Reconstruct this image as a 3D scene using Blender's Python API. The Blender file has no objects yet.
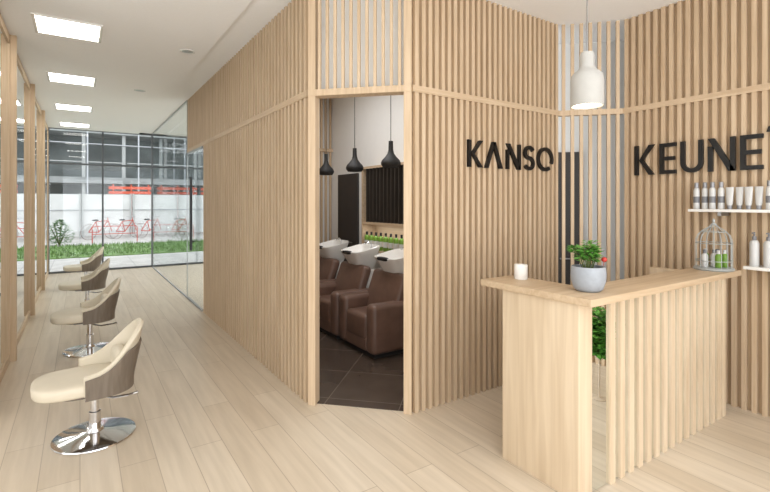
import bpy, bmesh, math, random
from mathutils import Vector, Matrix
random.seed(7)
S = bpy.context.scene; C = S.collection
S.view_settings.view_transform = 'Standard'
PI = math.pi
V = Vector
# ------------------------------------------------------------------ materials
def L(r, g, b):
    f = lambda c: (c/255/12.92) if c/255 <= .04045 else ((c/255+.055)/1.055)**2.4
    return (f(r), f(g), f(b), 1)
def base(name):
    m = bpy.data.materials.new(name); m.use_nodes = True
    nt = m.node_tree; return m, nt, nt.nodes['Principled BSDF']
def plain(name, col, rough=.5, metal=0, var=.06, scale=12, emit=0, spec=.5):
    m, nt, b = base(name)
    c = L(*col)
    tc = nt.nodes.new('ShaderNodeTexCoord'); n = nt.nodes.new('ShaderNodeTexNoise'); n.inputs['Scale'].default_value = scale
    r = nt.nodes.new('ShaderNodeValToRGB')
    r.color_ramp.elements[0].position = .3; r.color_ramp.elements[1].position = .7
    r.color_ramp.elements[0].color = tuple(x*(1-var) for x in c[:3])+(1,)
    r.color_ramp.elements[1].color = tuple(min(1, x*(1+var)) for x in c[:3])+(1,)
    nt.links.new(tc.outputs['Object'], n.inputs['Vector']); nt.links.new(n.outputs['Fac'], r.inputs['Fac'])
    nt.links.new(r.outputs['Color'], b.inputs['Base Color'])
    b.inputs['Roughness'].default_value = rough; b.inputs['Metallic'].default_value = metal
    b.inputs['Specular IOR Level'].default_value = spec
    if emit:
        b.inputs['Emission Color'].default_value = c; b.inputs['Emission Strength'].default_value = emit
    return m
def wood(name, c1, c2, axis='z', rough=.5, dens=38, along=1.6):
    m, nt, b = base(name)
    tc = nt.nodes.new('ShaderNodeTexCoord'); mp = nt.nodes.new('ShaderNodeMapping')
    sc = [dens]*3; sc['xyz'.index(axis)] = along; mp.inputs['Scale'].default_value = sc
    n = nt.nodes.new('ShaderNodeTexNoise'); n.inputs['Scale'].default_value = 1; n.inputs['Detail'].default_value = 5
    n.inputs['Distortion'].default_value = .6
    r = nt.nodes.new('ShaderNodeValToRGB')
    r.color_ramp.elements[0].position = .3; r.color_ramp.elements[1].position = .68
    r.color_ramp.elements[0].color = L(*c1); r.color_ramp.elements[1].color = L(*c2)
    nt.links.new(tc.outputs['Object'], mp.inputs['Vector']); nt.links.new(mp.outputs['Vector'], n.inputs['Vector'])
    nt.links.new(n.outputs['Fac'], r.inputs['Fac']); nt.links.new(r.outputs['Color'], b.inputs['Base Color'])
    b.inputs['Roughness'].default_value = rough; b.inputs['Specular IOR Level'].default_value = .3
    return m
def tiles(name, c1, c2, mort, bw, bh, off, rot, msize, rough, grain=None, spec=.4, lo=.8):
    m, nt, b = base(name)
    tc = nt.nodes.new('ShaderNodeTexCoord'); mp = nt.nodes.new('ShaderNodeMapping'); mp.inputs['Rotation'].default_value[2] = rot
    br = nt.nodes.new('ShaderNodeTexBrick'); br.offset = off; br.inputs['Scale'].default_value = 1
    br.inputs['Color1'].default_value = L(*c1); br.inputs['Color2'].default_value = L(*c2); br.inputs['Mortar'].default_value = L(*mort)
    br.inputs['Brick Width'].default_value = bw; br.inputs['Row Height'].default_value = bh; br.inputs['Mortar Size'].default_value = msize
    br.inputs['Bias'].default_value = 0; br.inputs['Mortar Smooth'].default_value = .1
    nt.links.new(tc.outputs['Object'], mp.inputs['Vector']); nt.links.new(mp.outputs['Vector'], br.inputs['Vector'])
    mp2 = nt.nodes.new('ShaderNodeMapping'); mp2.inputs['Scale'].default_value = grain or (3, 3, 3)
    n = nt.nodes.new('ShaderNodeTexNoise'); n.inputs['Scale'].default_value = 1; n.inputs['Detail'].default_value = 5
    nt.links.new(tc.outputs['Object'], mp2.inputs['Vector']); nt.links.new(mp2.outputs['Vector'], n.inputs['Vector'])
    r = nt.nodes.new('ShaderNodeValToRGB'); r.color_ramp.elements[0].color = (lo, lo*.985, lo*.96, 1); r.color_ramp.elements[1].color = (1.0, 1.0, 1.0, 1)
    r.color_ramp.elements[0].position = .3; r.color_ramp.elements[1].position = .65
    nt.links.new(n.outputs['Fac'], r.inputs['Fac'])
    mx = nt.nodes.new('ShaderNodeMixRGB'); mx.blend_type = 'MULTIPLY'; mx.inputs['Fac'].default_value = 1
    nt.links.new(br.outputs['Color'], mx.inputs['Color1']); nt.links.new(r.outputs['Color'], mx.inputs['Color2'])
    nt.links.new(mx.outputs['Color'], b.inputs['Base Color'])
    b.inputs['Roughness'].default_value = rough; b.inputs['Specular IOR Level'].default_value = spec
    return m
def glass(name, tint=(1, 1, 1), refl=.1, fk=.35):
    m = bpy.data.materials.new(name); m.use_nodes = True; nt = m.node_tree
    for n in list(nt.nodes): nt.nodes.remove(n)
    o = nt.nodes.new('ShaderNodeOutputMaterial'); t = nt.nodes.new('ShaderNodeBsdfTransparent'); g = nt.nodes.new('ShaderNodeBsdfGlossy')
    t.inputs['Color'].default_value = (*tint, 1); g.inputs['Roughness'].default_value = .01
    lw = nt.nodes.new('ShaderNodeLayerWeight'); lw.inputs['Blend'].default_value = .25
    ml = nt.nodes.new('ShaderNodeMath'); ml.operation = 'MULTIPLY_ADD'; ml.inputs[1].default_value = fk; ml.inputs[2].default_value = refl*.4
    mx = nt.nodes.new('ShaderNodeMixShader')
    nt.links.new(lw.outputs['Fresnel'], ml.inputs[0]); nt.links.new(ml.outputs[0], mx.inputs['Fac'])
    nt.links.new(t.outputs[0], mx.inputs[1]); nt.links.new(g.outputs[0], mx.inputs[2]); nt.links.new(mx.outputs[0], o.inputs['Surface'])
    return m
o1, o2 = (194, 168, 137), (213, 190, 161)
OAK = wood('oak_vertical', o1, o2, 'z')
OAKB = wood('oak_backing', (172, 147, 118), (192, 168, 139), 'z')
OAKH = wood('oak_lying', o1, o2, 'x')
OAKY = wood('oak_lying_along', o1, o2, 'y')
DESK = wood('desk_oak', (206, 183, 153), (223, 203, 175), 'z', dens=24, along=1.2)
DESKT = wood('desk_oak_top', (192, 166, 135), (209, 186, 156), 'x', dens=30)
FLOOR = tiles('plank_floor', (223, 209, 189), (213, 197, 175), (184, 167, 145), 1.6, .2, .37, PI/2, .0024, .32, (20, 1.3, 1), lo=.86)
SLATE = tiles('slate_tiles', (88, 76, 67), (76, 65, 58), (118, 106, 97), .6, .6, 0, PI/4, .004, .22, (4, 4, 4))
WHITE = plain('white_paint', (238, 238, 236), .8, var=.01)
CEIL = plain('ceiling_white', (250, 250, 250), .9, var=.01, scale=40)
DARKW = plain('dark_door', (52, 49, 49), .5)
DARKG = plain('grey_door', (56, 52, 50), .5)
BLACK = plain('black_gloss', (18, 18, 19), .35, var=.02)
BLKM = plain('black_matt', (28, 27, 27), .6)
CREAM = plain('cream_leather', (216, 205, 184), .45, var=.03, scale=5)
SHELLW = wood('grey_walnut', (108, 97, 85), (128, 116, 103), 'z', dens=30, along=4)
CHROME = plain('chrome', (225, 225, 228), .08, 1, var=.01)
STEEL = plain('brushed_steel', (170, 172, 175), .35, 1)
STEELD = plain('dark_steel', (66, 68, 72), .35, .5)
FRAMEM = plain('grey_frame', (84, 87, 90), .4)
BROWN = plain('brown_leather', (106, 81, 69), .4, var=.12, scale=8)
CERAM = plain('white_ceramic', (242, 240, 236), .15, var=.01)
CONC = plain('white_concrete', (190, 188, 183), .8, var=.04, scale=14)
POTG = plain('grey_stoneware', (160, 165, 172), .6, var=.06, scale=30)
POTT = plain('beige_pot', (206, 188, 166), .6)
SOIL = plain('soil', (60, 45, 35), .95, var=.3, scale=60)
LEAF = plain('leaf_green', (88, 144, 56), .45, var=.3, scale=40)
LEAFD = plain('leaf_dark', (78, 118, 64), .5, var=.3, scale=9)
STEM = plain('stem', (92, 104, 56), .7)
RED = plain('red_paint', (184, 84, 70), .5)
REDO = plain('red_ornament_paint', (190, 54, 46), .4)
ORANGE = plain('orange_plastic', (212, 92, 64), .5)
RUBBER = plain('rubber', (130, 116, 112), .7)
WAX = plain('wax', (245, 238, 222), .5, var=.01)
CAGE = plain('cage_metal', (172, 176, 175), .4, .3)
BOTW = plain('bottle_pearl', (206, 205, 203), .35, var=.02)
BOTG = plain('bottle_silver', (150, 150, 153), .35, .3)
CAPG = plain('cap_grey', (120, 120, 124), .4)
GREEN = plain('green_bottle', (108, 146, 52), .3, var=.1)
MIRROR = plain('mirror', (236, 240, 240), .01, 1, var=0)
GLASS = glass('clear_glass', (.98, .99, .99), .05, .2)
GLASS2 = glass('bluish_glass', (.96, .985, .985), .15, .38)
LAMP = plain('lamp_glow', (255, 252, 246), .5, emit=9, var=0)
BULB = plain('bulb_glow', (255, 240, 215), .5, emit=5, var=0)
DIVID = plain('rack_divider', (62, 55, 49), .5)
TUSC = plain('outdoor_concrete', (148, 151, 150), .9, var=.12, scale=1.2)
TUSD = plain('dark_opening', (108, 115, 114), .6, var=.3, scale=.7)
TUSW = plain('pale_column', (176, 178, 176), .8)
PAVE = tiles('paving', (190, 187, 183), (182, 179, 175), (158, 156, 154), .6, .6, 0, 0, .01, .8)
HOARD = plain('hoarding_white', (206, 206, 204), .7, var=.09, scale=1.5)
GRASS = plain('grass_green', (102, 132, 72), .8, var=.3, scale=3)
# ------------------------------------------------------------------ mesh helpers
class MB:
    def __init__(s): s.bm = bmesh.new()
    def faces(s, vs, fs):
        v = [s.bm.verts.new(p) for p in vs]
        for f in fs:
            try: s.bm.faces.new([v[i] for i in f])
            except ValueError: pass
        return s
    def obox(s, c, u, v, w):
        c, u, v, w = V(c), V(u), V(v), V(w)
        p = [c+a*u+b*v+d*w for a in (-1, 1) for b in (-1, 1) for d in (-1, 1)]
        return s.faces(p, [(0, 1, 3, 2), (4, 6, 7, 5), (0, 4, 5, 1), (2, 3, 7, 6), (0, 2, 6, 4), (1, 5, 7, 3)])
    def box(s, x0, x1, y0, y1, z0, z1):
        return s.obox(((x0+x1)/2, (y0+y1)/2, (z0+z1)/2), ((x1-x0)/2, 0, 0), (0, (y1-y0)/2, 0), (0, 0, (z1-z0)/2))
    def tube(s, pts, r, seg=8, closed=False):
        pts = [V(p) for p in pts]; n = len(pts); rings = []
        prev = None
        for i, p in enumerate(pts):
            a = pts[(i-1) % n] if (closed or i > 0) else p
            b = pts[(i+1) % n] if (closed or i < n-1) else p
            t = (b-a).normalized()
            if prev is None:
                ref = V((0, 0, 1)) if abs(t.z) < .9 else V((1, 0, 0))
                u = t.cross(ref).normalized()
            else:
                u = (prev-t*prev.dot(t)).normalized()
            prev = u; w = t.cross(u)
            rr = r[i] if isinstance(r, (list, tuple)) else r
            rings.append([s.bm.verts.new(p+rr*(math.cos(2*PI*k/seg)*u+math.sin(2*PI*k/seg)*w)) for k in range(seg)])
        m = n if closed else n-1
        for i in range(m):
            A, B = rings[i], rings[(i+1) % n]
            for k in range(seg):
                try: s.bm.faces.new((A[k], A[(k+1) % seg], B[(k+1) % seg], B[k]))
                except ValueError: pass
        if not closed:
            s.bm.faces.new(rings[0]); s.bm.faces.new(rings[-1])
        return s
    def lathe(s, prof, c=(0, 0, 0), seg=32, sx=1, sy=1, mat=None):
        c = V(c); rings = []
        tr = (lambda p: c+(mat @ p)) if mat else (lambda p: c+p)
        for r, z in prof:
            if r < 1e-6: rings.append([s.bm.verts.new(tr(V((0, 0, z))))])
            else: rings.append([s.bm.verts.new(tr(V((sx*r*math.cos(2*PI*k/seg), sy*r*math.sin(2*PI*k/seg), z)))) for k in range(seg)])
        for A, B in zip(rings, rings[1:]):
            for k in range(seg):
                k2 = (k+1) % seg
                if len(A) == 1 and len(B) == 1: break
                if len(A) == 1: s.bm.faces.new((A[0], B[k], B[k2]))
                elif len(B) == 1: s.bm.faces.new((A[k], A[k2], B[0]))
                else: s.bm.faces.new((A[k], A[k2], B[k2], B[k]))
        return s
    def prism(s, poly, fn, d0, d1):
        a = [s.bm.verts.new(fn(u, v, d0)) for u, v in poly]; b = [s.bm.verts.new(fn(u, v, d1)) for u, v in poly]
        n = len(poly); s.bm.faces.new(a); s.bm.faces.new(b)
        for i in range(n): s.bm.faces.new((a[i], a[(i+1) % n], b[(i+1) % n], b[i]))
        return s
    def sell(s, c, r, e1=.4, e2=.4, nu=32, nv=16):
        c = V(c); p = lambda x, e: math.copysign(abs(x)**e, x)
        rings = []
        for i in range(nv+1):
            th = -PI/2+PI*i/nv
            ct, st = p(math.cos(th), e1), p(math.sin(th), e1)
            if i in (0, nv): rings.append([s.bm.verts.new(c+V((0, 0, r[2]*st)))])
            else: rings.append([s.bm.verts.new(c+V((r[0]*ct*p(math.cos(2*PI*k/nu), e2), r[1]*ct*p(math.sin(2*PI*k/nu), e2), r[2]*st))) for k in range(nu)])
        for A, B in zip(rings, rings[1:]):
            for k in range(nu):
                k2 = (k+1) % nu
                if len(A) == 1: s.bm.faces.new((A[0], B[k], B[k2]))
                elif len(B) == 1: s.bm.faces.new((A[k], A[k2], B[0]))
                else: s.bm.faces.new((A[k], A[k2], B[k2], B[k]))
        return s
    def loft(s, loops):
        R = [[s.bm.verts.new(p) for p in lp] for lp in loops]
        n = len(R[0])
        for A, B in zip(R, R[1:]):
            for k in range(n): s.bm.faces.new((A[k], A[(k+1) % n], B[(k+1) % n], B[k]))
        s.bm.faces.new(R[0]); s.bm.faces.new(R[-1]); return s
    def leaf(s, p, d, ln, wd, up=V((0, 0, 1))):
        p = V(p); d = V(d).normalized(); sd = d.cross(up)
        sd = sd.normalized() if sd.length > .01 else V((1, 0, 0))
        nn = sd.cross(d)
        m = p+d*ln*.5+nn*ln*.08; t = p+d*ln-nn*ln*.12
        return s.faces([p, p+d*ln*.45+sd*wd-nn*ln*.03, t, p+d*ln*.45-sd*wd-nn*ln*.03, m], [(0, 1, 4), (1, 2, 4), (2, 3, 4), (3, 0, 4)])
    def build(s, name, m, parent=None, smooth=False, bevel=0, seg=3, loc=None):
        bmesh.ops.recalc_face_normals(s.bm, faces=s.bm.faces)
        me = bpy.data.meshes.new(name); s.bm.to_mesh(me); s.bm.free()
        me.materials.append(m)
        if smooth:
            for f in me.polygons: f.use_smooth = True
            me.set_sharp_from_angle(angle=.75)
        o = bpy.data.objects.new(name, me); C.objects.link(o)
        if parent: o.parent = parent
        if loc: o.location = loc
        if bevel:
            b = o.modifiers.new('bevel', 'BEVEL'); b.width = bevel; b.segments = seg; b.limit_method = 'ANGLE'
            for f in me.polygons: f.use_smooth = True
            me.set_sharp_from_angle(angle=2.5)
        return o
def tag(o, label, cat, group=None):
    o['label'] = label; o['category'] = cat
    if group: o['group'] = group
    return o
def thing(name, label, cat, loc=(0, 0, 0), rz=0, group=None):
    o = bpy.data.objects.new(name, None); C.objects.link(o); o.location = loc; o.rotation_euler = (0, 0, rz)
    o.empty_display_size = .1
    return tag(o, label, cat, group)
def struct(o): o['kind'] = 'structure'; return o
def sempty(name, loc=(0, 0, 0)):
    o = bpy.data.objects.new(name, None); C.objects.link(o); o.location = loc; o.empty_display_size = .1
    return struct(o)
def dup(root, loc, rz=0, label=None):
    r = root.copy(); C.objects.link(r); r.location = loc; r.rotation_euler = (0, 0, rz)
    if label: r['label'] = label
    for ch in list(root.children):
        c = ch.copy(); C.objects.link(c); c.parent = r
        for g in list(ch.children):
            d = g.copy(); C.objects.link(d); d.parent = c
    return r
# ------------------------------------------------------------------ key dimensions
H = 3.33; RZ0, RZ1 = 2.445, 2.495; HC = 3.295
CX = 1.504; A = V((1.504, 3.371, 0)); B = V((2.088, 2.787, 0)); KY = 2.787; KX1 = 3.878
cd = V((.7071, -.7071, 0)); cn = V((.7071, .7071, 0))
RX = 4.28; RY = KY-(RX-KX1)
LX = -.616; FY = 12.81
UP = V((0, 0, 1))
# floor, ceiling, ground
struct(MB().box(-3.1, 6.1, -3.1, 12.95, -.1, 0).build('floor', FLOOR))
wf = MB(); poly = [(A.x+.03, A.y+.03), (B.x-.0+.03, B.y+.03), (3.5, KY+.07), (3.5, 6.9), (A.x+.05, 6.9)]
struct(wf.prism(poly, lambda u, v, d: V((u, v, d)), 0, .004).build('floor', SLATE))
struct(MB().box(-3.1, 6.1, -3.1, 12.95, H, H+.15).build('ceiling', CEIL))
m = MB(); m.prism([(-3.0, -3.0), (1.2, -3.0), (1.2, FY-.05), (LX, FY-.05), (LX, 4.4), (-3.0, 4.4)], lambda u, v, d: V((u, v, d)), HC, H)
struct(m.build('ceiling', CEIL))
struct(MB().box(-30, 40, 12.95, 60, -.12, -.01).build('ground', PAVE))
# walls
struct(MB().box(LX-.12, LX, 4.4, FY, 0, H).build('wall_left', WHITE))
struct(MB().box(-3.0, LX-.12, 4.4, 4.5, 0, H).build('wall_left_return', WHITE))
struct(MB().box(-3.1, -3.0, -3.0, 4.5, 0, H).build('wall_far_left', WHITE))
struct(MB().box(5.5, 5.6, -3.0, 7.0, 0, H).build('wall_light_block_right', WHITE))  # unseen wall added to keep world light out of the passage
struct(MB().box(3.62, 5.5, 6.9, 7.0, 0, H).build('wall_light_block_end', WHITE))  # added too, closes the far end of the passage against world light
struct(MB().box(4.37, 5.5, -3.0, -2.9, 0, H).build('wall_light_block_start', WHITE))  # added too, closes the near end of the passage against world light
def slats(mb, p0, p1, nin, z0, z1, pitch, w, d, n=None):
    p0, p1 = V(p0), V(p1); ln = (p1-p0).length; t = (p1-p0)/ln
    n = n or max(1, int(round(ln/pitch)))
    for i in range(n):
        c = p0+t*ln*(i+.5)/n+nin*d/2; c.z = (z0+z1)/2
        mb.obox(c, t*w/2, nin*d/2, UP*(z1-z0)/2)
def backing(mb, p0, p1, nin, z0, z1, d0, d1):
    p0, p1 = V(p0), V(p1); t = (p1-p0)/2; c = (p0+p1)/2+nin*(d0+d1)/2; c.z = (z0+z1)/2
    mb.obox(c, t, nin*(d1-d0)/2, UP*(z1-z0)/2)
SW, SD, PT = .033, .031, .066
# corridor slatted wall (faces -x)
nx = V((1, 0, 0)); ny = V((0, 1, 0))
CP, CW, CD = .085, .036, .05
m = MB(); slats(m, (CX, A.y+.03, 0), (CX, 7.10, 0), nx, 0, RZ0, CP, CW, CD)
slats(m, (CX, A.y+.03, 0), (CX, 8.29, 0), nx, RZ1, H, CP, CW, CD)
w = struct(m.build('wall_corridor', OAK))
m = MB(); backing(m, (CX, A.y+.08, 0), (CX, 7.10, 0), nx, 0, RZ0, CD, CD+.02); backing(m, (CX, A.y+.08, 0), (CX, 8.29, 0), nx, RZ0, H, CD, CD+.02)
m.build('backing_board', OAKB, w)
struct(MB().box(CX-.006, CX+CD, A.y+.02, 8.29, RZ0, RZ1).build('trim_1', OAKY))
# front slatted wall (faces -y)
m = MB(); slats(m, (B.x+.02, KY, 0), (KX1, KY, 0), ny, 0, RZ0, PT, SW, SD); slats(m, (B.x+.02, KY, 0), (KX1, KY, 0), ny, RZ1, H, PT, SW, SD)
w = struct(m.build('wall_front', OAK))
m = MB(); backing(m, (B.x+.08, KY, 0), (KX1, KY, 0), ny, 0, H, SD, SD+.03); m.build('backing_board', OAKB, w)
struct(MB().box(B.x+.01, KX1, KY-.006, KY+SD, RZ0, RZ1).build('trim_2', OAKH))
# chamfer with doorway
m = MB()
for q in (A+cd*.03, B-cd*.03):
    c = q+cn*.05; c.z = H/2; m.obox(c, cd*.03, cn*.05, UP*H/2)
c = (A+B)/2+cn*.05; c.z = (RZ0+RZ1)/2; m.obox(c, (B-A)/2, cn*.055, UP*.025)
struct(m.build('door_1', OAK))
m = MB(); slats(m, A+cd*.06, B-cd*.06, cn, RZ1, H, .1, .022, .025, n=11)
w = struct(m.build('wall_over_doorway', OAK))
m = MB(); backing(m, A+cd*.06, B-cd*.06, cn, RZ1, H, .07, .085); m.build('backing_board', WHITE, w)
# right chamfer: open slat screen with a white wall and a dark door behind
K1 = V((KX1, KY, 0)); K2 = V((RX, RY, 0))
m = MB(); slats(m, K1, K2, cn, 0, RZ0, .08, .03, .03, n=7); slats(m, K1, K2, cn, RZ1, H, .08, .03, .03, n=7)
struct(m.build('wall_screen', OAK))
m = MB(); c = (K1+K2)/2+cn*.02; c.z = (RZ0+RZ1)/2; m.obox(c, (K2-K1)/2, cn*.028, UP*.025); struct(m.build('trim_3', OAK))
W0 = V((3.81, 3.55, 0))+V((.07, .07, 0))
m = MB(); backing(m, W0, W0+cd*1.9, cn, 0, H, 0, .1); struct(m.build('wall_behind_screen', WHITE))
dr = sempty('door_2')
m = MB(); backing(m, W0+cd*.08, W0+cd*.9, -cn, 0, 2.15, .002, .04); m.build('door_leaf', DARKG, dr)
c = W0+cd*.8-cn*.07; m = MB(); m.tube([(c.x, c.y, 1.0), (c.x-cd.x*.12, c.y-cd.y*.12, 1.0)], .01); m.build('door_handle', STEEL, dr)
# right slatted wall (faces -x)
m = MB(); slats(m, (RX, RY, 0), (RX, -3, 0), nx, 0, RZ0, PT, SW, SD); slats(m, (RX, RY, 0), (RX, -3, 0), nx, RZ1, H, PT, SW, SD)
w = struct(m.build('wall_right', OAK))
m = MB(); backing(m, (RX, RY, 0), (RX, -3, 0), nx, 0, H, SD, SD+.03); m.build('backing_board', OAKB, w)
struct(MB().box(RX-.006, RX+SD, -3, RY, RZ0, RZ1).build('trim_4', OAKY))
# washroom shell
struct(MB().box(3.5, 3.6, KY+.08, 6.9, 0, H).build('wall_washroom', WHITE))
m = MB(); slats(m, (CX+.08, 6.85, 0), (3.5, 6.85, 0), ny, 0, RZ0, .08, SW, SD); slats(m, (CX+.08, 6.85, 0), (3.5, 6.85, 0), ny, RZ1, H, .08, SW, SD)
w = struct(m.build('wall_washroom_end', OAK)); MB().box(CX+.08, 3.6, 6.9, 7.0, 0, H).build('backing_board', WHITE, w)
struct(MB().box(CX+.08, 3.5, 6.84, 6.9, RZ0, RZ1).build('trim_5', OAKH))
dr = sempty('door_3')
MB().box(3.465, 3.498, 5.98, 6.6, 0.005, 2.05).build('door_leaf', DARKW, dr)
MB().tube([(3.43, 6.08, 1.0), (3.43, 6.18, 1.0)], .01).build('door_handle', STEEL, dr)
# far room wall behind the glass
struct(MB().box(5.0, 5.1, 7.0, FY, 0, H).build('wall_far_right', WHITE))
# ------------------------------------------------------------------ facade and glass partition
f = sempty('window_1')
m = MB()
for x in (LX+.025, .45, CX, 3.2, 4.97): m.box(x-.018, x+.018, FY-.04, FY+.04, 0, H)
for z in (.025, 2.5, H-.025): m.box(LX, 5.0, FY-.035, FY+.035, z-.02, z+.02)
m.build('window_frame', FRAMEM, f)
MB().box(LX+.03, 4.95, FY-.006, FY+.006, .05, H-.05).build('window_pane', GLASS, f)
f = sempty('window_2')
m = MB()
m.box(CX-.006, CX+.006, 8.282, 8.298, 0, H)
m.box(CX-.012, CX+.012, 8.29, FY-.09, 0, .02); m.box(CX-.012, CX+.012, 8.29, FY-.09, H-.025, H)
m.build('window_frame', STEEL, f)
MB().box(CX-.006, CX+.006, 8.3, FY-.1, .05, H-.04).build('window_pane', GLASS2, f)
f = sempty('door_4')
MB().box(CX-.006, CX+.006, 7.13, 8.26, .03, RZ0-.01).build('door_pane', GLASS2, f)
m = MB(); m.box(CX-.012, CX+.012, 7.13, 8.26, 0.002, .03); m.box(CX-.012, CX+.012, 7.13, 8.26, RZ0-.03, RZ0-.005); m.build('door_rail', STEEL, f)
m = MB(); m.tube([(CX-.06, 7.66, .86), (CX-.06, 7.66, 2.0)], .021)
for z in (1.0, 1.86): m.tube([(CX-.06, 7.66, z), (CX-.004, 7.66, z)], .012)
m.build('door_handle', STEELD, f, smooth=True)
# ------------------------------------------------------------------ left wall: oak posts and mirrors
PY = [5.97-2.25, 5.97, 8.25, 10.5]
for i, y in enumerate(PY[1:]):
    struct(MB().box(LX, LX+.08, y-.025, y+.025, 0, HC).build('trim_%d' % (6+i), OAK))
struct(MB().box(LX, LX+.08, 4.4, 4.45, 0, HC).build('trim_9', OAK))
ends = [4.45]+PY[1:]+[FY-.1]
MLAB = ['tall wall mirror on left wall nearest the camera, before the first oak post', 'tall wall mirror between the first and second oak posts of left wall',
        'tall wall mirror between the second and third oak posts of left wall', 'tall wall mirror on left wall closest to the street window']
for i in range(4):
    y0, y1 = ends[i]+.026, ends[i+1]-.026
    if i == 0: y0 = 4.452
    t = thing('wall_mirror', MLAB[i], 'mirror', (LX, (y0+y1)/2, 0), group='mirrors along the left wall')
    hw = (y1-y0)/2
    MB().box(.012, .018, -hw+.03, hw-.03, .08, 3.2).build('glass', MIRROR, t)
    m = MB(); m.box(.001, .03, -hw, hw, .004, .08); m.box(.001, .03, -hw, hw, 3.2, 3.28); m.box(.001, .03, -hw, -hw+.03, .08, 3.2); m.box(.001, .03, hw-.03, hw, .08, 3.2); m.build('frame', OAK, t)
# ------------------------------------------------------------------ ceiling lights
CLAB = ['square recessed ceiling light nearest the camera', 'second square recessed ceiling light from the camera', 'third square recessed ceiling light from the camera', 'square recessed ceiling light closest to the street window']
for i, y in enumerate((5.42, 7.6, 9.85, 12.0)):
    t = thing('ceiling_light', CLAB[i], 'light', (-.09, y, HC), group='square ceiling lights above the corridor')
    m = MB(); a = .275; b = .25
    m.box(-a, a, -a, -b, -.012, 0); m.box(-a, a, b, a, -.012, 0); m.box(-a, -b, -b, b, -.012, 0); m.box(b, a, -b, b, -.012, 0)
    m.build('frame', CERAM, t)
    MB().box(-b, b, -b, b, -.006, -.001).build('diffuser', LAMP, t)
for i, (x, y, l) in enumerate([(.75, 7.8, 'small round ceiling speaker beside the second ceiling light'), (1.0, 5.5, 'small round ceiling speaker near the slatted wall top')]):
    t = thing('ceiling_speaker', l, 'speaker', (x, y, HC), group='round ceiling speakers')
    MB().lathe([(.075, 0), (.08, -.006), (.068, -.01), (.06, -.008), (.06, 0)], seg=24).build('ring', CERAM, t, smooth=True)
    MB().lathe([(0, -.006), (.06, -.006), (.06, -.001), (0, -.001)], seg=24).build('grille', STEEL, t)
# ------------------------------------------------------------------ styling chairs
def shell_cross(phi, z0, zt, o0, o1, n=7):
    bk = .5+.5*math.cos(phi)
    def P(o, z):
        k = max(0, z-.40)
        rx = .235+o+.22*k*bk; ry = .235+o+.03*k
        p = lambda x: math.copysign(abs(x)**.8, x)
        return V((-.02+rx*p(math.cos(phi)), ry*p(math.sin(phi)), z))
    up = [P(o0, z0+(zt-z0)*i/n) for i in range(n+1)]
    mid = [P((o0+o1)/2, zt+(o1-o0)*.32)]
    dn = [P(o1, z0+(zt-z0)*(n-i)/n) for i in range(n+1)]
    return up+mid+dn
def ztop(phi): return .475+.28*(.5+.5*math.cos(min(abs(phi)*1.75, PI)))
def make_chair():
    t = thing('styling_chair', 'cream styling chair with grey wooden back shell, nearest the camera', 'chair', group='cream styling chairs facing the mirrors')
    MB().sell((-.09, 0, .392), (.262, .232, .048), .4, .68, 40, 18).build('seat', CREAM, t, smooth=True)
    m = MB(); N = 36; mx = math.radians(100)
    m.loft([shell_cross(-mx+2*mx*i/N, .36, ztop(-mx+2*mx*i/N), -.03, .004) for i in range(N+1)]).build('backrest', CREAM, t, smooth=True)
    m = MB(); mx = math.radians(98)
    zs = lambda p: min(ztop(p)-.015, .47+.16*(.5+.5*math.cos(p)))
    m.loft([shell_cross(-mx+2*mx*i/N, .335, zs(-mx+2*mx*i/N), .006, .018) for i in range(N+1)]).build('back_shell', SHELLW, t, smooth=True)
    MB().sell((-.03, 0, .352), (.235, .225, .015), .5, .75, 36, 10).build('shell_base', SHELLW, t, smooth=True)
    MB().sell((.145, 0, .50), (.045, .15, .09), .7, .6, 24, 12).build('lumbar_cushion', CREAM, t, smooth=True)
    MB().box(-.15, .13, -.12, .12, .316, .338).build('seat_plate', STEEL, t, bevel=.008)
    MB().lathe([(0, .05), (.036, .05), (.036, .17), (.026, .175), (.026, .29), (.05, .3), (.05, .317), (0, .317)], seg=24).build('column', CHROME, t, smooth=True)
    MB().lathe([(0, 0), (.24, 0), (.25, .005), (.247, .012), (.19, .022), (.1, .032), (.055, .042), (.045, .06), (0, .06)], seg=48).build('base', CHROME, t, smooth=True)
    m = MB(); m.tube([(.02, -.02, .28), (.1, -.1, .272), (.19, -.15, .285), (.24, -.17, .295)], [.008, .008, .008, .012], 8); m.build('pump_lever', CHROME, t, smooth=True)
    return t
ch = make_chair(); ch.location = (.085, 3.74, 0); ch.rotation_euler = (0, 0, .06)
dup(ch, (.09, 5.95, 0), .03, 'cream styling chair with grey wooden back shell, second from the camera')
dup(ch, (.09, 8.15, 0), 0, 'cream styling chair with grey wooden back shell, third from the camera')
dup(ch, (.09, 10.35, 0), .05, 'cream styling chair with grey wooden back shell, closest to the street window')
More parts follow.
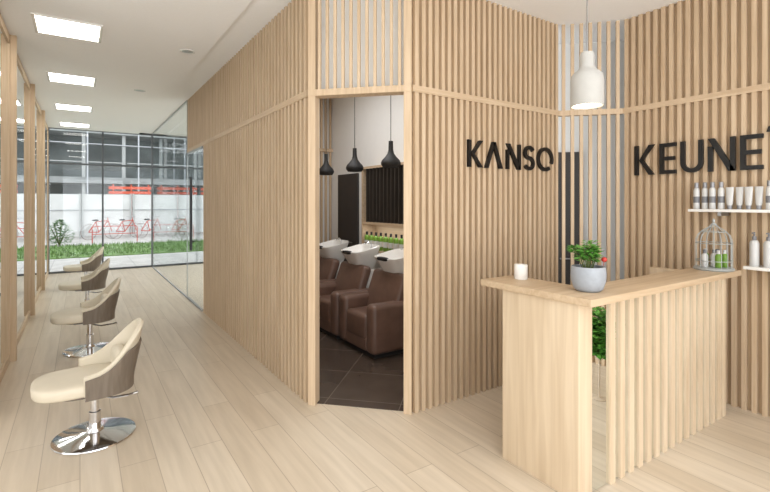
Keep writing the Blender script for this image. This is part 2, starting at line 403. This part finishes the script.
# ------------------------------------------------------------------ wash units
def rrect(a, b, z, e=.45, n=36):
    p = lambda x: math.copysign(abs(x)**e, x)
    return [V((a*p(math.cos(2*PI*k/n)), b*p(math.sin(2*PI*k/n)), z)) for k in range(n)]
def make_wash():
    t = thing('shampoo_chair', '', 'chair', group='brown wash chairs with white basins')
    MB().box(.05, .46, -.32, .32, .004, .06).build('base', BLKM, t)
    MB().box(.0, .45, -.215, .215, .16, .43).build('seat', BROWN, t, bevel=.05, seg=5)
    for s in (-1, 1):
        MB().box(-.005, .52, s*.30-.085, s*.30+.085, .05, .56).build('armrest', BROWN, t, bevel=.055, seg=6)
    MB().box(.01, .06, -.215, .215, .06, .19).build('front_panel', BROWN, t, bevel=.015)
    m = MB(); d = V((.34, 0, .94)).normalized(); n = V((d.z, 0, -d.x))
    m.obox(V((.40, 0, .56)), d*.28, V((0, .32, 0)), n*.065); m.build('backrest', BROWN, t, bevel=.055, seg=6)
    R = Matrix.Rotation(-.2, 3, 'Y'); c0 = V((.56, 0, .97))
    loops = [(.1, .11, -.24), (.13, .14, -.19), (.18, .215, -.02), (.2, .24, .03), (.202, .242, .052), (.182, .222, .055), (.162, .195, .0), (.1, .12, -.11), (.03, .04, -.13)]
    bs = MB().loft([[c0+R @ p for p in rrect(*q)] for q in loops]).build('basin', CERAM, t, smooth=True)
    m = MB(); m.sell((.36, 0, .975), (.03, .1, .022), .6, .5, 20, 10); m.build('neck_rest', BLKM, t, smooth=True)
    m = MB(); m.tube([(.71, 0, .92), (.71, 0, 1.06), (.68, 0, 1.09), (.61, 0, 1.07)], .012, 10); m.build('faucet', CHROME, bs, smooth=True)
    MB().box(.5, .7, -.13, .13, .004, .75).build('pedestal', CERAM, t, bevel=.02)
    return t
ws = make_wash(); ws.location = (2.46, 4.3, 0); ws['label'] = 'brown leather wash chair with white basin, nearest the doorway'
dup(ws, (2.46, 5.12, 0), 0, 'brown leather wash chair with white basin, middle of the row')
dup(ws, (2.46, 5.94, 0), 0, 'brown leather wash chair with white basin, farthest from the doorway')
# black pendants
def make_black():
    t = thing('pendant_lamp', '', 'lamp', group='black pendant lamps over the wash basins')
    MB().lathe([(.088, 0), (.112, .035), (.113, .055), (.1, .085), (.062, .125), (.038, .16), (.028, .2), (.025, .30), (0, .305), (0, .3), (.02, .295), (.024, .2), (.034, .16), (.058, .122), (.096, .083), (.108, .055), (.107, .035), (.084, 0)], seg=32).build('lamp_shade', BLKM, t, smooth=True)
    MB().tube([(0, 0, .30), (0, 0, H-2.0)], .004, 6).build('cord', BLKM, t)
    MB().lathe([(0, H-2.0), (.05, H-2.0), (.05, H-2.03), (0, H-2.03)], seg=20).build('ceiling_rose', BLKM, t)
    MB().sell((0, 0, .06), (.03, .03, .04), 1, 1, 16, 10).build('bulb', BULB, t, smooth=True)
    return t
bl = make_black(); bl.location = (2.93, 4.3, 2.0); bl['label'] = 'black pendant lamp over the nearest wash basin'
dup(bl, (2.93, 5.12, 2.0), 0, 'black pendant lamp over the middle wash basin')
dup(bl, (2.93, 5.94, 2.0), 0, 'black pendant lamp over the farthest wash basin')
# washroom cabinet
t = thing('wall_cabinet', 'oak wall cabinet with black pigeonholes above a bottle shelf', 'cabinet', (3.39, 4.86, 0))
y0, y1 = -.66, .68
m = MB(); m.box(-.11, .108, y0, y0+.025, .94, 2.1); m.box(-.11, .108, y1-.025, y1, .94, 2.1)
for z in (.94, 1.31, 2.07): m.box(-.11, .108, y0+.025, y1-.025, z, z+.03)
m.build('carcass', OAKY, t)
MB().box(.09, .107, y0+.025, y1-.025, .97, 1.31).build('back_panel', OAKY, t)
MB().box(.03, .107, y0+.025, y1-.025, 1.34, 2.07).build('pigeonhole_back', BLACK, t)
m = MB()
for k in range(1, 15): y = y0+.025+(y1-y0-.05)*k/15; m.box(-.1, .03, y-.007, y+.007, 1.34, 2.07)
m.build('divider', DIVID, t)
def make_green():
    t = thing('bottle', 'slim green bottle with dark cap on oak cabinet shelf', 'bottle', group='green bottles in the oak cabinet')
    MB().lathe([(0, 0), (.032, 0), (.034, .006), (.034, .16), (.025, .185), (.014, .192), (0, .192)], seg=18).build('body', GREEN, t, smooth=True)
    MB().lathe([(0, .19), (.015, .19), (.015, .235), (0, .237)], seg=14).build('cap', BLKM, t, smooth=True)
    MB().lathe([(.0345, .05), (.0345, .12)], seg=18).build('paper_label', BOTW, t, smooth=True)
    return t
g = make_green(); ys = [4.28+.118*i for i in range(11)]
g.location = (3.32, ys[0], .97)
for y in ys[1:]: dup(g, (3.32, y, .97))
# ------------------------------------------------------------------ signs
def ribbon(pts, th):
    pts = [V((p[0], p[1], 0)) for p in pts]; Lf = []; Rt = []
    for i, p in enumerate(pts):
        d1 = (p-pts[i-1]).normalized() if i > 0 else None
        d2 = (pts[i+1]-p).normalized() if i < len(pts)-1 else None
        d = ((d1 or d2)+(d2 or d1)).normalized(); nn = V((-d.y, d.x, 0))
        k = 1/max(.4, nn.dot(V((-(d1 or d2).y, (d1 or d2).x, 0))))
        Lf.append(p+nn*th/2*k); Rt.append(p-nn*th/2*k)
    return [(q.x, q.y) for q in Lf+Rt[::-1]]
def arc(cx, cy, rx, ry, a0, a1, n=14):
    return [(cx+rx*math.cos(math.radians(a0+(a1-a0)*i/n)), cy+ry*math.sin(math.radians(a0+(a1-a0)*i/n))) for i in range(n+1)]
def letter(c, w, h, t):
    R = lambda x0, x1, y0, y1: [(x0, y0), (x1, y0), (x1, y1), (x0, y1)]
    q = t*1.3
    if c == 'K': return [R(0, t, 0, h), [(t*1.2, h*.5), (t*1.2+q*.75, h*.5), (w, h), (w-q, h)], [(t*1.2, h*.5), (w-q, 0), (w, 0), (t*1.2+q*.75, h*.5)]]
    if c == 'A': return [[(0, 0), (t*1.15, 0), (w/2+t*.55, h), (w/2-t*.55, h)], [(w, 0), (w-t*1.15, 0), (w/2-t*.55, h), (w/2+t*.55, h)]]
    if c == 'n': return [R(0, t, 0, h*.76), R(w-t, w, 0, h), [(0, h), (t*1.3, h), (w, 0), (w-t*1.3, 0)]]
    if c == 'E': return [R(0, t, 0, h), R(t, w, 0, t*.92), R(t, w, h-t*.92, h), R(t, w*.92, h/2-t*.46, h/2+t*.46)]
    if c == 'U': return [ribbon([(t/2, h)]+arc(w/2, w/2, w/2-t/2, w/2-t/2, 180, 360, 16)+[(w-t/2, h)], t)]
    if c == 'O': return [ribbon(arc(w/2, h/2, w/2-t/2, h/2-t/2, -22, 135, 18), t), ribbon(arc(w/2, h/2, w/2-t/2, h/2-t/2, 134, 306, 20), t)]
    if c == 'S':
        ry = (h-t)/4; rx = w/2-t/2
        return [ribbon(arc(w/2, h-t/2-ry, rx, ry, 25, 270, 16)+arc(w/2, t/2+ry, rx, ry, 90, -155, 16)[1:], t)]
ordn = ['first', 'second', 'third', 'fourth', 'last']
for i, (c, x, wd) in enumerate([('K', 2.655, .17), ('A', 2.85, .215), ('n', 3.115, .185), ('S', 3.345, .145), ('O', 3.53, .232)]):
    m = MB()
    for p in letter(c, wd, .226, .033): m.prism(p, lambda u, v, d: V((x+u, KY-.001-d, 1.897+v)), 0, .022)
    tag(m.build('sign_letter', BLACK), 'black raised letter %s, %s letter of the sign beside the doorway' % (c.upper(), ordn[i]), 'letter', 'sign letters beside the doorway')
for i, (c, y, wd) in enumerate([('K', 2.265, .175), ('E', 2.045, .135), ('U', 1.875, .172), ('n', 1.67, .19), ('E', 1.45, .145)]):
    m = MB()
    for p in letter(c, wd, .268, .036): m.prism(p, lambda u, v, d: V((RX-.001-d, y-u, 1.854+v)), 0, .022)
    tag(m.build('sign_letter', BLACK), 'black raised letter %s, %s letter of the sign above the product shelves' % (c.upper(), ordn[i]), 'letter', 'sign letters above the product shelves')
m = MB(); m.prism([(0, 0), (.016, 0), (.028, .04), (.012, .04)], lambda a, v, d: V((RX-.001-d, 1.285-a, 2.13+v)), 0, .022)
tag(m.build('sign_accent', BLACK), 'small black slanted accent above the last sign letter by shelves', 'sign mark')
# ------------------------------------------------------------------ reception desk
t = thing('reception_desk', 'oak reception desk with slatted mirrored front and overhanging top', 'desk', (2.21, 1.47, 0))
def dbox(x0, x1, y0, y1, z0, z1, name, mm, **k): return MB().box(x0-2.21, x1-2.21, y0-1.47, y1-1.47, z0, z1).build(name, mm, t, **k)
dbox(2.21, 2.335, 1.47, 2.0, .0, 1.06, 'end_panel', DESK, bevel=.003)
dbox(4.0, 4.06, 1.47, 2.0, 0, 1.06, 'end_panel', DESK, bevel=.003)
dbox(2.335, 4.0, 1.50, 1.53, .0, 1.06, 'front_panel', DESK)
dbox(2.336, 3.999, 1.482, 1.499, .005, 1.055, 'front_mirror', MIRROR)
m = MB(); n = 15
for i in range(n):
    x = 2.535+i*.1008; m.box(x-.024-2.21, x+.024-2.21, -.002, .0115, 0, 1.06)
m.build('front_slats', DESK, t)
dbox(2.37, 3.99, 1.54, 1.98, .70, .73, 'work_shelf', DESKT)
pl = [(2.19, 1.385), (4.10, 1.385), (4.10, 1.66), (2.50, 1.66), (2.50, 2.17), (2.19, 2.17)]
MB().prism([(a-2.21, b-1.47) for a, b in pl], lambda u, v, d: V((u, v, d)), 1.06, 1.10).build('countertop', DESKT, t, bevel=.004)
TOP = 1.10
# candle in a white glass
t = thing('candle', 'small white candle in a glass cup on desk corner', 'candle', (2.42, 2.03, TOP))
MB().lathe([(0, 0), (.04, 0), (.043, .004), (.043, .095), (.039, .095), (.038, .008), (0, .008)], seg=28).build('cup', CERAM, t, smooth=True)
MB().lathe([(0, .01), (.037, .01), (.037, .075), (0, .072)], seg=24).build('wax', WAX, t, smooth=True)
MB().tube([(0, 0, .07), (.003, 0, .09)], .0015, 6).build('wick', BLKM, t)
# potted plant
def plant(name, label, loc, prof, fol, pm, lm, soilz, soilr, stems, ln, wd, f0=.35, nl=7):
    t = thing(name, label, 'plant', loc)
    MB().lathe(prof, seg=36).build('pot', pm, t, smooth=True)
    MB().lathe([(0, soilz-.01), (soilr, soilz-.01), (soilr, soilz), (0, soilz+.006)], seg=24).build('soil', SOIL, t)
    st = MB(); lf = MB()
    for k in range(stems):
        a = 2*PI*k/stems+random.uniform(-.4, .4); rr = random.uniform(.1, 1); hh = fol[1]*random.uniform(.55, 1)
        b0 = V((.4*soilr*rr*math.cos(a), .4*soilr*rr*math.sin(a), soilz)); b1 = b0+V((fol[0]*rr*.5*math.cos(a), fol[0]*rr*.5*math.sin(a), hh*.6)); b2 = V((fol[0]*rr*math.cos(a), fol[0]*rr*math.sin(a), soilz+hh*(1-.3*rr)))
        st.tube([b0, b1, b2], .0025, 5)
        for j in range(nl):
            f = f0+(1-f0)*j/(nl-1); p = b0.lerp(b1, f*2) if f < .5 else b1.lerp(b2, f*2-1); aa = a+random.uniform(-2, 2)
            lf.leaf(p, (math.cos(aa), math.sin(aa), random.uniform(-.1, .7)), ln*random.uniform(.7, 1.2), wd*random.uniform(.7, 1.2))
    st.build('stem', STEM, t); lf.build('foliage', lm, t)
    return t
p = plant('potted_plant', 'small leafy green plant in a grey bowl pot on the desk', (2.415, 1.545, TOP),
      [(0, 0), (.06, 0), (.078, .015), (.092, .06), (.095, .1), (.09, .14), (.08, .14), (.083, .1), (.065, .03), (0, .03)], (.075, .18), POTG, LEAF, .122, .08, 24, .05, .016)
m = MB(); m.sell((.075, -.05, .178), (.016, .016, .015), 1, 1, 14, 8); m.tube([(.07, -.045, .12), (.075, -.05, .178)], .0015, 5); m.build('red_ornament', REDO, p, smooth=True)
plant('potted_plant', 'leafy floor plant on a slim beige stand before the desk front', (3.535, .8, 0),
      [(0, 0), (.055, 0), (.055, .008), (.007, .014), (.007, .32), (.03, .33), (.04, .38), (.036, .38), (.028, .34), (0, .34)], (.13, .4), POTT, LEAF, .37, .034, 44, .1, .03, 0, 10)
# birdcage
t = thing('birdcage', 'grey wire birdcage with domed top on right end of desk', 'birdcage', (3.965, 1.515, TOP))
MB().lathe([(0, 0), (.125, 0), (.13, .008), (.125, .018), (.115, .022), (0, .022)], seg=36).build('base', CAGE, t, smooth=True)
m = MB(); n = 16
dome = [(.115, .02), (.115, .2), (.112, .228), (.1, .26), (.08, .285), (.052, .307), (.026, .325), (.012, .345)]
for k in range(n):
    a = 2*PI*k/n; m.tube([(r*math.cos(a), r*math.sin(a), z) for r, z in dome], .0024, 5)
for z, r in ((.07, .115), (.2, .1155), (.285, .081)):
    m.tube([(r*math.cos(2*PI*k/32), r*math.sin(2*PI*k/32), z) for k in range(32)], .003, 6, True)
m.build('wires', CAGE, t, smooth=True)
m = MB(); m.lathe([(0, .335), (.016, .335), (.016, .345), (.006, .352), (.011, .366), (.005, .38), (0, .388)], seg=16)
m.build('finial', CAGE, t, smooth=True)
for dx, dy, mt, l in [(-.06, .035, BOTW, 'small white bottle inside the birdcage, far left one'), (-.035, -.045, GREEN, 'small green bottle inside the birdcage, front left one'), (.005, .0, BOTW, 'small white bottle in the middle of the birdcage'),
        (.03, .065, GREEN, 'small green bottle inside the birdcage, back one'), (.065, .0, BOTW, 'small white bottle inside the birdcage, far right one'), (.03, -.06, GREEN, 'small green bottle inside the birdcage, front right one')]:
    b = thing('bottle', l, 'bottle', (3.965+dx, 1.515+dy, TOP+.023), group='small bottles inside the birdcage')
    MB().lathe([(0, 0), (.02, 0), (.022, .004), (.022, .085), (.012, .1), (0, .102)], seg=16).build('body', mt, b, smooth=True)
    MB().lathe([(0, .1), (.011, .1), (.011, .128), (0, .129)], seg=12).build('cap', CAPG if mt is BOTW else BOTW, b, smooth=True)
# white pendant
t = thing('pendant_lamp', 'white bottle-shaped pendant lamp hanging above the desk', 'lamp', (2.756, 1.772, 2.23))
prof = [(.1, 0), (.102, .006), (.102, .17), (.096, .2), (.078, .222), (.055, .238), (.045, .26), (.045, .33), (.038, .35), (0, .354)]
MB().lathe(prof+[(0, .34), (.03, .335), (.036, .265), (.06, .225), (.088, .19), (.094, .012), (.096, 0), (.1, 0)], seg=40).build('lamp_shade', CONC, t, smooth=True)
MB().tube([(0, 0, .35), (0, 0, H-2.23)], .004, 8).build('cord', STEEL, t)
MB().lathe([(0, H-2.23), (.05, H-2.23), (.05, H-2.255), (0, H-2.255)], seg=24).build('ceiling_rose', CERAM, t)
MB().lathe([(0, .006), (.05, .008), (.09, .016), (.09, .03), (0, .03)], seg=24).build('bulb', BULB, t, smooth=True)
# product shelves
for z, ye, l in ((1.53, .64, 'upper white wall shelf holding a row of pale bottles'), (1.11, .275, 'lower white wall shelf beside the birdcage')):
    t = thing('wall_shelf', l, 'shelf', (RX, 1.1, z), group='white product shelves')
    MB().box(-.185 if z < 1.2 else -.2, -.001, -.7, ye, 0, .022).build('board', CERAM, t, bevel=.002)
    for y in (-.45, ye-.2): MB().box(-.15, -.001, y-.012, y+.012, -.03, 0).build('bracket', STEEL, t)
def bottle(loc, kind, label, grp):
    t = thing('bottle' if kind != 'tube' else 'tube', label, 'bottle' if kind != 'tube' else 'tube', loc, group=grp)
    if kind == 'slim':
        MB().lathe([(0, 0), (.02, 0), (.022, .005), (.022, .15), (.017, .165), (.012, .17), (0, .17)], seg=20).build('body', BOTW, t, smooth=True)
        MB().lathe([(0, .17), (.015, .17), (.015, .21), (.012, .213), (0, .213)], seg=16).build('cap', BOTG, t, smooth=True)
        MB().lathe([(.0224, .05), (.0224, .1)], seg=20).build('paper_label', CAPG, t, smooth=True)
    elif kind == 'tube':
        m = MB(); m.loft([[V((a*math.cos(2*PI*k/20), b*math.sin(2*PI*k/20), z)) for k in range(20)] for a, b, z in ((.015, .017, .03), (.017, .021, .045), (.012, .024, .11), (.003, .027, .17))]); m.build('body', BOTW, t, smooth=True)
        MB().lathe([(0, 0), (.015, 0), (.016, .03), (0, .031)], seg=18).build('cap', BOTG, t, smooth=True)
    else:
        MB().lathe([(0, 0), (.028, 0), (.03, .006), (.03, .17), (.022, .19), (.01, .195), (0, .195)], seg=20).build('body', BOTW, t, smooth=True)
        m = MB(); m.lathe([(0, .195), (.014, .195), (.014, .22), (.006, .222), (.006, .25), (0, .25)], seg=14); m.tube([(0, 0, .248), (-.035, 0, .246)], .006, 8); m.build('pump', CAPG, t, smooth=True)
    return t
us = 1.552
o4 = ['leftmost', 'second from the left', 'third from the left', 'fourth from the left']
for i in range(4): bottle((4.16+.01*(i % 2), 1.71-.056*i, us), 'slim', 'slim pale bottle on upper shelf, %s of the slim ones' % o4[i], 'bottles and tubes on the upper shelf')
for i in range(4): bottle((4.16+.01*(i % 2), 1.482-.06*i, us), 'tube', 'pale tube standing on its cap on upper shelf, %s of the tubes' % o4[i], 'bottles and tubes on the upper shelf')
bottle((4.17, 1.24, us), 'slim', 'slim pale bottle right of the tubes on the upper shelf', 'bottles and tubes on the upper shelf')
bottle((4.17, 1.33, 1.132), 'pump', 'pale pump bottle on lower shelf right of the birdcage', 'bottles on the lower shelf')
bottle((4.17, 1.245, 1.132), 'pump', 'pale pump bottle on lower shelf at photo right edge', 'bottles on the lower shelf')
# ------------------------------------------------------------------ outside
m = MB(); random.seed(3)
for k in range(6000):
    x = random.uniform(-4, 9); y = random.uniform(16.2, 20.5); a = random.uniform(0, 6.28); h = random.uniform(.06, .16)
    dx, dy = .025*math.cos(a), .025*math.sin(a)
    m.faces([(x-dx, y-dy, .0), (x+dx, y+dy, .0), (x+dy*2, y-dx*2, h)], [(0, 1, 2)])
m.box(-4, 9, 16.2, 20.5, -.01, .02)
o = m.build('grass', GRASS); o['kind'] = 'stuff'; tag(o, 'green grass strip outside beyond the street window', 'grass')
for i in range(8):
    x = -5+i*2.02
    t = thing('hoarding_panel', 'white hoarding panel of the fence across the street', 'fence panel', (x, 25, 0), group='white hoarding panels across the street')
    MB().box(-1.0, 1.0, 0, .05, .1, 2.0).build('sheet', HOARD, t)
    for s in (-.95, .95): MB().box(s-.03, s+.03, -.06, 0, 0, 2.05).build('post', TUSW, t)
    MB().box(-1.0, 1.0, -.03, 0, 1.25, 1.3).build('rail', STEEL, t)
for x, l in ((2.2, 'orange safety barrier behind the white fence, left one'), (4.4, 'orange safety barrier behind the white fence, middle one'), (6.6, 'orange safety barrier behind the white fence, right one')):
    t = thing('safety_barrier', l, 'barrier', (x, 27, 0), group='orange barriers behind the fence')
    for z in (2.06, 2.3): MB().box(-1.0, 1.0, -.03, .03, z, z+.14).build('rail', ORANGE, t)
    for s in (-.8, 0, .8): MB().box(s-.03, s+.03, -.05, .05, 0, 2.55).build('post', ORANGE, t)
def make_bike():
    t = thing('bicycle', '', 'bicycle', group='red bicycles parked outside')
    for s in (-.5, .5):
        w = MB().tube([(s+.33*math.cos(2*PI*k/28), 0, .345+.33*math.sin(2*PI*k/28)) for k in range(28)], .011, 6, True).build('wheel', RUBBER, t, smooth=True)
        m = MB()
        for k in range(8): m.tube([(s, 0, .345), (s+.32*math.cos(2*PI*k/8), 0, .345+.32*math.sin(2*PI*k/8))], .003, 4)
        m.build('spokes', STEEL, w)
    m = MB(); bb = (-.08, 0, .32); sd = (-.2, 0, .78); hd = (.33, 0, .82); fw = (.5, 0, .345); rw = (-.5, 0, .345)
    for p, q in ((bb, sd), (bb, hd), (sd, hd), (sd, rw), (bb, rw), (hd, fw)): m.tube([p, q], .02, 7)
    m.tube([hd, (.31, 0, .95)], .015, 6); m.build('frame', RED, t, smooth=True)
    MB().tube([(.22, -.28, .98), (.31, -.2, .97), (.31, .2, .97), (.22, .28, .98)], .014, 6).build('handlebar', STEEL, t)
    MB().sell((-.22, 0, .85), (.13, .07, .035), .7, .8, 16, 8).build('saddle', BLKM, t, smooth=True)
    return t
bk = make_bike(); bk.location = (.75, 23.7, 0); bk.rotation_euler = (0, 0, .5); bk['label'] = 'red bicycle outside the street window, leftmost'
dup(bk, (1.75, 23.8, 0), .6, 'red bicycle outside the street window, second from the left')
dup(bk, (2.75, 23.7, 0), .5, 'red bicycle outside the street window, third from the left')
dup(bk, (4.0, 23.8, 0), .6, 'red bicycle outside the street window, rightmost')
def make_rail():
    t = thing('barrier_rail', '', 'barrier', group='low red tubular barriers beyond the grass')
    MB().tube([(-.8, 0, 0), (-.8, 0, .6), (-.74, 0, .66), (.74, 0, .66), (.8, 0, .6), (.8, 0, 0)], .018, 8).build('frame', RED, t, smooth=True)
    MB().tube([(-.8, 0, .35), (.8, 0, .35)], .015, 8).build('lower_rail', RED, t, smooth=True)
    return t
bk = make_rail(); bk.location = (1.2, 21.7, 0); bk.rotation_euler = (0, 0, .1); bk['label'] = 'low red tubular barrier beyond the grass, left one'
dup(bk, (3.4, 21.8, 0), -.1, 'low red tubular barrier beyond the grass, right one')
def shrub(loc, h, r, label):
    t = thing('shrub', label, 'shrub', loc); lf = MB(); st = MB()
    for k in range(9):
        a = 2*PI*k/9; st.tube([(0, 0, 0), (r*.4*math.cos(a), r*.4*math.sin(a), h*.45), (r*.8*math.cos(a), r*.8*math.sin(a), h*.85)], [.02, .012, .005], 5)
    for k in range(420):
        a = random.uniform(0, 6.28); z = random.uniform(.08, 1); q = r*math.sqrt(random.random())*math.sin(PI*min(.95, z*.8+.18))
        lf.leaf((q*math.cos(a), q*math.sin(a), z*h), (math.cos(a), math.sin(a), random.uniform(-.2, .8)), .12, .04)
    st.build('stem', STEM, t); lf.build('foliage', LEAFD, t)
shrub((-.65, 21.3, -.01), .95, .42, 'low green shrub behind the grass left of the red barriers')
shrub((-2.0, 21.4, -.01), 1.1, .5, 'taller green shrub at left edge behind the grass strip')
shrub((5.9, 21.4, -.01), 1.3, .55, 'green shrub seen through the glass partition beside the door')
# concrete building
t = thing('building', 'grey concrete building under construction across the street', 'building', (3, 36, 0))
MB().box(-14, 16, 2.5, 8, 0, 16).build('wall', TUSD, t)
for z in (2.9, 6.2, 9.5, 12.8): MB().box(-14, 16, -.2, 2.5, z, z+.4).build('floor_slab', TUSC, t)
for k in range(12): MB().box(-12.1+k*2.3, -11.9+k*2.3, .1, .4, 0, 15).build('column', TUSW, t)
for k in range(10):
    x = -10.8+k*2.3
    for z in (4.3, 7.6): MB().tube([(x-1, -.1, z), (x+1, -.1, z)], .04, 6).build('guard_rail', TUSW, t)
for k in range(5): MB().tube([(-8.4+k*2.9, -.9, 0), (-8.4+k*2.9, -.9, 11)], .05, 6).build('scaffold_pole', STEEL, t)
for z in (5.4, 8.2): MB().tube([(-9, -.9, z), (4.5, -.9, z)], .05, 6).build('scaffold_rail', STEEL, t)
# ------------------------------------------------------------------ light
def area(name, loc, rot, sx, sy, pw, col=(1, 1, 1)):
    l = bpy.data.lights.new(name, 'AREA'); l.shape = 'RECTANGLE'; l.size = sx; l.size_y = sy; l.energy = pw; l.color = col
    o = bpy.data.objects.new(name, l); C.objects.link(o); o.location = loc; o.rotation_euler = rot; return o
cool = (.965, .985, 1)
area('back_fill_light', (.6, -3.0, 1.5), (math.radians(109), 0, 0), 6.5, 2.8, 132, cool)  # added fill from behind the camera, no window is modelled there
area('side_fill_light', (-2.95, .8, 1.5), (0, math.radians(-107), 0), 2.4, 5.5, 84, cool)  # added fill just inside the blank left wall
area('overhead_fill_front', (1.2, .2, HC-.02), (0, 0, 0), 2.4, 2.4, 16, cool)  # unseen overhead fill added to brighten the reception area
area('overhead_fill_washroom', (2.3, 4.6, H-.02), (0, 0, 0), 1.0, 2.6, 38, (.97, .985, 1))  # added overhead fill for the washroom, without a fixture
area('passage_fill_light', (3.63, 3.15, 1.65), (0, math.radians(-90), 0), 3.0, .5, 9, cool)  # hidden fill added to brighten the white wall behind the screen evenly
area('overhead_fill_back_room', (3.2, 10, H-.02), (0, 0, 0), 2, 3, 120)  # added overhead fill to brighten the room behind the glass
area('cabinet_shelf_lamp', (3.32, 4.86, 1.305), (0, 0, 0), .06, 1.1, 1.8)
wd = bpy.data.worlds.new('world'); S.world = wd; wd.use_nodes = True
bg = wd.node_tree.nodes['Background']; bg.inputs['Color'].default_value = (.92, .96, 1, 1); bg.inputs['Strength'].default_value = 2.3
# ------------------------------------------------------------------ camera
cam = bpy.data.cameras.new('camera'); co = bpy.data.objects.new('camera', cam); C.objects.link(co)
cam.sensor_fit = 'HORIZONTAL'; cam.sensor_width = 36; cam.lens = 36*460/770; cam.shift_y = -43/770; cam.clip_start = .02
co.location = (0, 0, 1.6); co.rotation_euler = (math.radians(90), 0, -math.atan2(305, 460))
S.camera = co
